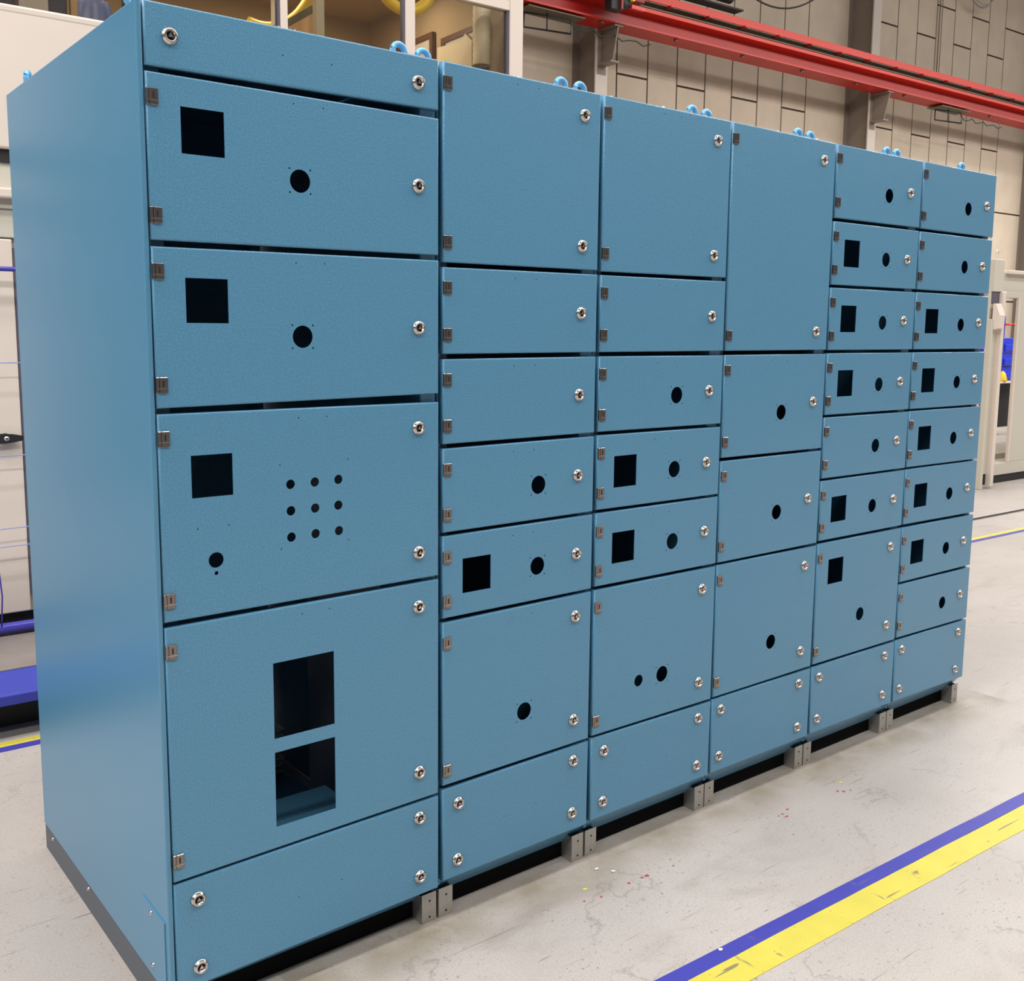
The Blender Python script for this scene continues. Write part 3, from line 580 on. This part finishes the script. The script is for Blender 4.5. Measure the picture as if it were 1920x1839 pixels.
t = thing('guard_rail', 'blue tubular guard rail with thin wires before the beige machine', 'rail', H(-1.5, 2.92, .25), TH)
MB().tube([(0, 0, z(2.005)), (3.1, 0, z(2.005))], .0115, TUBEBLUE, 12).obj('rail_tube', t)
MB().tube([(0, 0, z(.285)), (3.1, 0, z(.285))], .026, TUBEBLUE, 12).obj('rail_tube', t)
for x in (.0, 3.1):
    MB().tube([(x, 0, 0), (x, 0, z(2.005))], .016, TUBEBLUE, 12).obj('rail_post', t)
for zz, sl in ((1.567, 0.001), (1.125, .002), (.774, .02), (.686, .012)):
    MB().tube([(0, 0, z(zz) - sl * 1.5), (1.75, 0, z(zz)), (3.1, 0, z(zz) + sl)], .0027, PALEBL, 6).obj('guard_wire', t)
MB().tube([(1.655, -.02, z(.30)), (1.665, -.02, z(.45)), (1.655, -.02, z(.60)), (1.60, -.02, z(.72))], .004, TUBEBLUE, 6).obj('hanging_lead', t)

# ------------------------------------------------------------------ open beige enclosure and workplace, far right
t = thing('open_enclosure', 'open beige enclosure frame standing beyond the right end of the row', 'enclosure', H(10.85, 3.75, 0), TH)
MB().box(.10, 2.6, .02, .9, 0, .095, BLACK).obj('enclosure_plinth', t)
MB().box(.05, 2.6, 0, .9, .095, .235, BEIGE2, .006).box(.05, 2.6, .25, .9, .235, .30, BEIGE2, .006).obj('base_frame', t)
MB().box(.02, .09, 0, .05, .1, 2.22, BEIGE2, .008).obj('front_post', t)
MB().box(0, 2.6, 0, .08, 2.15, 2.22, BEIGE2, .006).box(0, 2.6, .03, .9, 2.22, 2.44, BEIGE2, .006).box(.16, 2.6, -.03, .9, 2.42, 2.46, BEIGE, .006).obj('lintel', t)
MB().box(.46, 2.6, .0, .03, .235, 2.16, BEIGE2, .006).obj('side_panel', t)
MB().box(.445, .47, -.012, .03, .235, 2.15, BEIGE, .006).obj('door_jamb', t)

t = thing('enclosure_door', 'beige side leaf of the open enclosure with a pale handle box', 'door', H(10.43, 3.60, 0), TH)
MB().box(0, .21, .03, .06, .16, 2.2, BEIGE2, .004).box(.02, .21, .0, .3, 2.2, 2.55, BEIGE2, .006).obj('door_leaf', t)
MB().box(.175, .235, -.03, .06, .02, 2.2, BEIGE, .008).obj('leaf_post', t)
MB().box(-.02, .02, -.02, .05, .0, 1.9, BEIGE2, .006).obj('leaf_post', t)
MB().box(.02, .175, .035, .06, .04, .16, BLACK).obj('leaf_foot', t)
MB().prism([(.02, 0, 1.78), (.02, -.07, 1.80), (.02, -.08, 1.94), (.02, -.03, 2.07), (.02, 0, 2.07)], (.12, 0, 0), BEIGE).obj('handle_box', t)
MB().box(.03, .17, .015, .03, 2.075, 2.19, SLATE).obj('label_plate', t)
MB().tube([(.11 + .035 * math.cos(a), .04, 2.60 + .05 * math.sin(a)) for a in [i * math.pi / 10 for i in range(-2, 13)]], .008, BEIGE, 8).obj('lifting_ring', t)

t = thing('work_table', 'pale work table seen through the open enclosure', 'table', H(15.9, 6.4, 0), TH)
MB().box(0, 1.3, 0, .7, .93, .965, WHITEF, .004).obj('table_top', t)
for x, y in ((.25, .1), (1.2, .1), (.25, .6), (1.2, .6)):
    MB().box(x, x + .05, y, y + .05, 0, .93, CARTBLUE if x > 1 else BLACK).obj('table_leg', t)
MB().box(.28, 1.2, .3, .34, .15, .9, BLACK).obj('modesty_panel', t)
for i in range(3):
    b = MB(); b.box(0, .36, 0, .5, 0, .235, BINB, .01); b.box(.03, .33, -.03, 0, .02, .13, BINB, .006)
    tag(b.obj('storage_bin', None, H(16.38, 6.5, .967 + i * .24), TH), ['lowest', 'middle', 'topmost'][i] + ' blue storage bin in the stack on the work table', 'bin', 'stacked blue bins')
t = thing('tool_holder', 'yellow and blue tool holder above the blue bins', 'holder', H(16.36, 6.55, 1.688), TH)
MB().box(.10, .13, 0, .3, 0, .36, BINB).obj('holder_plate', t)
for q in range(3): MB().box(.02, .10, 0, .1, .02 + q * .11, .11 + q * .11, YEL, .01).obj('yellow_clip', t)
MB().cyl((.10, -.02, .22), (.40, -.02, .22), .018, REDP, 10).cyl((.36, -.02, .22), (.42, -.02, .22), .03, REDP, 10).obj('red_handle', t)
tag(MB().lathe([(0, 0), (.07, 0), (.075, .02), (.05, .12), (.02, .16), (0, .17)], (0, 0, 0), (0, 0, 1), YEL, 16).obj('yellow_bottle', None, H(16.30, 6.44, .967), TH), 'small yellow bottle at the left of the blue bins', 'bottle')
t = thing('hand_truck', 'black trolley with red top under the work table', 'trolley', H(15.6, 5.6, 0), TH)
MB().box(.0, .55, 0, .3, .56, .66, REDP, .03, 3).obj('red_top', t)
MB().box(.05, .5, .05, .28, .28, .56, BLACK, .03, 3).obj('body_box', t)
MB().tube([(.05, 0, .08), (.3, 0, .14), (.5, 0, .4)], .02, BLACK, 8).tube([(.05, .28, .08), (.3, .28, .14), (.5, .28, .4)], .02, BLACK, 8).box(.0, .4, .02, .28, .2, .23, WHITEF).obj('trolley_frame', t)
for x in (.08, .46):
    MB().cyl((x, -.02, .06), (x, .02, .06), .06, BLACK, 16).obj('wheel', t)
sag(7.4, 12.0, 2.62, .012, .012, 0, .008, CABLE, 'floor_cable', 'thin dark cable lying across the floor at the far right')

# ------------------------------------------------------------------ the row of blue cabinets
XL = [0, .798, 1.389, 1.987, 2.588, 3.192]
XR = [.783, 1.374, 1.976, 2.575, 3.180, 3.791]
DEP = 1.153

def sheet(x0, x1, zc, holes):
    """door: flat sheet with real cutouts, rounded edge and folded rim; zc = (top left, top right, bottom left, bottom right)"""
    b = MB(); bm = b.bm; k = b.mi(BLUE)
    A = (x0, zc[0]); B = (x1, zc[1]); Cc = (x1, zc[3]); D = (x0, zc[2])
    def loop(i, y): # outline inset by i at depth y
        return [(A[0] + i, y, A[1] - i), (B[0] - i, y, B[1] - i), (Cc[0] - i, y, Cc[1] + i), (D[0] + i, y, D[1] + i)]
    prof = [(.0045, 0), (.0024, .0006), (.0006, .0024), (0, .0045), (0, .021), (.002, .021), (.002, .003)]
    rings = [[bm.verts.new(p) for p in loop(i, y)] for i, y in prof]
    for j in range(len(rings) - 1):
        for q in range(4):
            f = bm.faces.new((rings[j][q], rings[j][(q + 1) % 4], rings[j + 1][(q + 1) % 4], rings[j + 1][q]))
            f.smooth = j < 4
    hl = []
    for h in holes:
        if h[0] == 'c':
            n = 28 if h[3] > .008 else 10
            hl.append([(h[1] + h[3] * math.cos(2 * math.pi * i / n), h[2] + h[3] * math.sin(2 * math.pi * i / n)) for i in range(n)])
        else: hl.append([(h[1], h[3]), (h[2], h[3]), (h[2], h[4]), (h[1], h[4])])
    for y in (0, .002):
        polys = [[Vector((p[0], p[2], 0)) for p in loop(.0045, y)]] + [[Vector((p[0], p[1], 0)) for p in q] for q in hl]
        flat = [p for q in polys for p in q]
        if y == 0:
            outer = rings[0]
            front_v = [*outer] + [bm.verts.new((p.x, 0, p.y)) for p in flat[4:]]
            vs = front_v
        else:
            back_v = [bm.verts.new((p.x, y, p.y)) for p in flat]
            vs = back_v
        for tri in geometry.tessellate_polygon(polys):
            try: bm.faces.new([vs[i] for i in tri])
            except ValueError: pass
    o_ = 4
    for q in hl:
        n = len(q)
        for i in range(n):
            a, c = o_ + i, o_ + (i + 1) % n
            bm.faces.new((front_v[a], front_v[c], back_v[c], back_v[a]))
        o_ += n
    for f in bm.faces: f.material_index = k
    return b

# masters for the small fittings (moved to their first place, then copied)
def lock_mesh():
    b = MB()
    prof = [(0.018, 0), (.0192, -.0010), (.0192, -.0028), (.0180, -.0038), (.0158, -.0085), (.0145, -.0096), (.0122, -.0098), (.0108, -.0088), (.0102, -.003), (0, -.003)]
    mats = [CHROME] * 8 + [DARK]
    b.lathe(prof, (0, 0, 0), (0, 1, 0), CHROME, 20, mats)
    n = 3
    pts = [(.0068 * math.cos(math.pi / 2 + 2 * math.pi * i / 3), -.003, .0068 * math.sin(math.pi / 2 + 2 * math.pi * i / 3)) for i in range(n)]
    b.prism(pts, (0, -.0045, 0), CHROME)
    return b
def hinge_mesh():
    b = MB()
    b.box(-.0055, .0135, -.0045, 0, -.018, .018, STEEL, .0012, 1)
    b.box(-.0135, -.0055, -.0035, 0.003, -.018, .018, STEEL, .0014, 1)
    b.box(.001, .0045, -.0049, -.0044, -.004, .010, DARK)
    b.box(-.013, .0135, -.0052, -.0044, -.0085, -.0070, CHROME)
    return b
def eye_mesh(m):
    b = MB()
    b.tube([(.0195 * math.cos(a), 0, .048 + .0195 * math.sin(a)) for a in [2 * math.pi * i / 28 for i in range(28)]], .0085, m, 12, closed=True)
    b.lathe([(0, 0), (.017, 0), (.018, .004), (.016, .010), (.010, .020), (.010, .028), (0, .03)], (0, 0, 0), (0, 0, 1), m, 20)
    return b
def leg_mesh():
    b = MB()
    b.box(0, .05, 0, .003, 0, .09, GALV).box(0, .003, .003, .05, 0, .085, GALV).box(.047, .05, .003, .05, 0, .085, GALV)
    for zz in (.016, .066):
        b.cyl((.027, .0005, zz), (.027, -.0006, zz), .0035, DARK, 10)
    return b
LOCK = HINGE = EYE = LEG = None
def place(kind, parent, loc, rz=0.0):
    global LOCK, HINGE, EYE, LEG
    g = {'lock': LOCK, 'hinge': HINGE, 'lifting_eye': EYE, 'leg': LEG}[kind]
    if g is None:
        o = {'lock': lock_mesh, 'hinge': hinge_mesh, 'lifting_eye': lambda: eye_mesh(EYEBLUE), 'leg': leg_mesh}[kind]().obj(kind, parent, loc, rz)
        if kind == 'lock': LOCK = o; o['label'] = 'chrome quarter-turn lock'
        elif kind == 'hinge': HINGE = o; o['label'] = 'dark steel hinge'
        elif kind == 'lifting_eye': EYE = o; o['label'] = 'bright blue lifting eye'
        else: LEG = o; o['label'] = 'galvanised leg plate'
        return o
    return inst(g, parent, loc, rz)

LABELS = [
 'wide blue switchgear cabinet nearest the camera with a two-part window cutout low down',
 'blue switchgear cabinet directly right of the wide one, one square cutout in its fifth door',
 'blue switchgear cabinet third from the left with two round holes side by side low down',
 'blue switchgear cabinet with a tall blank top door, between the third and fifth cabinets',
 'blue switchgear cabinet second from the far right, square cutout on its tall lower door',
 'blue switchgear cabinet at the far right end of the row with eight small doors',
]
for ci, col in enumerate(TAB):
    x0, x1 = XL[ci], XR[ci]
    top = min(col[0]['z'][:2])
    t = thing('switchgear_cabinet', LABELS[ci], 'cabinet', (x0, 0, 0), 0.0, 'row of blue switchgear cabinets')
    ox = x0
    W = x1 - x0
    # frame: posts, base and top beams, shell behind the doors
    f = MB()
    f.box(.012, .05, .05, .09, .118, top - .01, BLUE, .003, 1)
    f.box(W - .045, W + .004, .022, .07, .118, top - .01, BLUE, .003, 1)
    f.box(.012, .05, DEP - .06, DEP - .015, .084, top - .01, BLUE)
    f.box(W - .04, W, DEP - .06, DEP - .015, .084, top - .01, BLUE)
    f.prism([(0, .022, .15), (0, .022, .118), (0, .072, .054), (0, .074, .054), (0, .074, .15)], (W + .006, 0, 0), BLUE)
    f.box(.05, W - .045, .022, .07, top - .06, top - .01, BLUE)
    f.box(.02, W - .02, DEP - .06, DEP - .02, .083, .15, BLUE)
    f.obj('frame', t)
    s = MB()
    s.box(-.001 if ci else -.002, .010, .03, DEP - .01, .10, top - .012, BLUE)
    if ci == len(TAB) - 1: s.box(W - .003, W, .03, DEP - .01, .15, top - .02, BLUE)
    s.obj('side_wall', t)
    MB().box(.005, W, DEP - .012, DEP, .09, top - .01, BLUE).obj('back_panel', t)
    MB().box(0.0, W + (.0125 if ci == 0 else .009 if ci < 5 else 0), .024, DEP, top - .012, top - .001, BLUE, .002, 1).obj('roof_panel', t)
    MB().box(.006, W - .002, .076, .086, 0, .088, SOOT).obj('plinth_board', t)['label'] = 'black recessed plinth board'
    MB().box(.01, W + (.011 if ci == 0 else .004 if ci < 5 else -.004), .07, DEP - .012, .10, .112, BLUE).box(.02, W - .02, .33, .37, .112, .15, BLUE).obj('floor_pan', t)
    for j, d in enumerate(col):
        holes = []
        for (hx, hz) in d.get('c', []):
            holes.append(('c', hx - ox, hz, .0275))
            for sx in (-1, 1):
                for sz in (-1, 1): holes.append(('c', hx - ox + sx * .028, hz + sz * .028, .0024))
        for (hx, hz, r) in d.get('o', []): holes.append(('c', hx - ox, hz, r))
        for (hx, hz) in d.get('t', []): holes.append(('c', hx - ox, hz, .0018))
        for s4 in d.get('s', []): holes.append(('r', s4[0] - ox, s4[1] - ox, s4[2], s4[3]))
        door = sheet(0, W, d['z'], holes).obj('door' if 'h' in d else 'cover_panel', t)
        for (lx, lz) in d.get('l', []): place('lock', door, (lx - ox, 0, lz))
        for (lx, lz) in d.get('h', []): place('hinge', door, (lx - ox, 0, lz))
    place('leg', t, (W - .0425, .024, 0)); place('leg', t, (.002 if ci else 0.02, .024, 0))
    place('lifting_eye', t, (.036, .15, top - .002)); place('lifting_eye', t, (W - .028, .15, top - .002))
    if ci == 0:
        place('lifting_eye', t, (.036, 1.10, top - .002), 1.05)
        sp_ = MB(); sp_.box(-.0165, -.003, .001, DEP, .088, 2.43, BLUES, .004, 2); sp_ = sp_.obj('side_panel', t)
        a = MB()
        a.prism([(-.0165, .024, .10), (-.0165, .024, .284), (-.0165, .178, .288), (-.0165, .178, .10)], (-.003, 0, 0), BLUES)
        a = a.obj('access_flap', sp_)
        for y_, z_ in ((.115, .270), (.111, .132)):
            MB().lathe([(0, -.006), (.003, -.006), (.0055, -.003), (.0065, 0)], (-.0195, y_, z_), (1, 0, 0), CHROME, 14).obj('flap_screw', sp_)
        p_ = MB().box(-.013, -.004, .03, DEP, 0, .088, PLINTH).obj('plinth', t)
        p_['label'] = 'dark grey steel plinth'
        for y_, z_ in ((1.063, .066), (.679, .070)):
            MB().lathe([(0, -.006), (.003, -.006), (.0055, -.003), (.0065, 0)], (-.013, y_, z_), (1, 0, 0), CHROME, 14).obj('plinth_screw', p_)
        MB().box(W - .012, W - .006, .30, .765, .13, 1.3, GREYPLATE).box(W - .012, W - .006, .765, 1.09, .13, .165, GREYPLATE).obj('mounting_plate', t)
        MB().box(.06, W - .05, .03, .142, .36, .392, BLUE).box(.06, W - .22, .152, .27, .36, .388, BLUE).obj('base_rail', t)
        bs = MB()
        for q in range(6):
            bs.box(W - .10, W - .012, .955, 1.075, .128 + q * .026 + (.0 if q < 4 else .03), .132 + q * .026 + (.0 if q < 4 else .03), WHITEPL)
        bs.obj('busbar_support', t)
    for sx in {1: (1.083, ), 2: (1.452, 1.684), 3: (2.042, 2.276, 2.508)}.get(ci, ()):
        MB().lathe([(.007, 0), (.007, .012), (.004, .016), (0, .017)], (sx - ox, .04, top - .002), (0, 0, 1), CHROME, 14).obj('roof_screw', t)
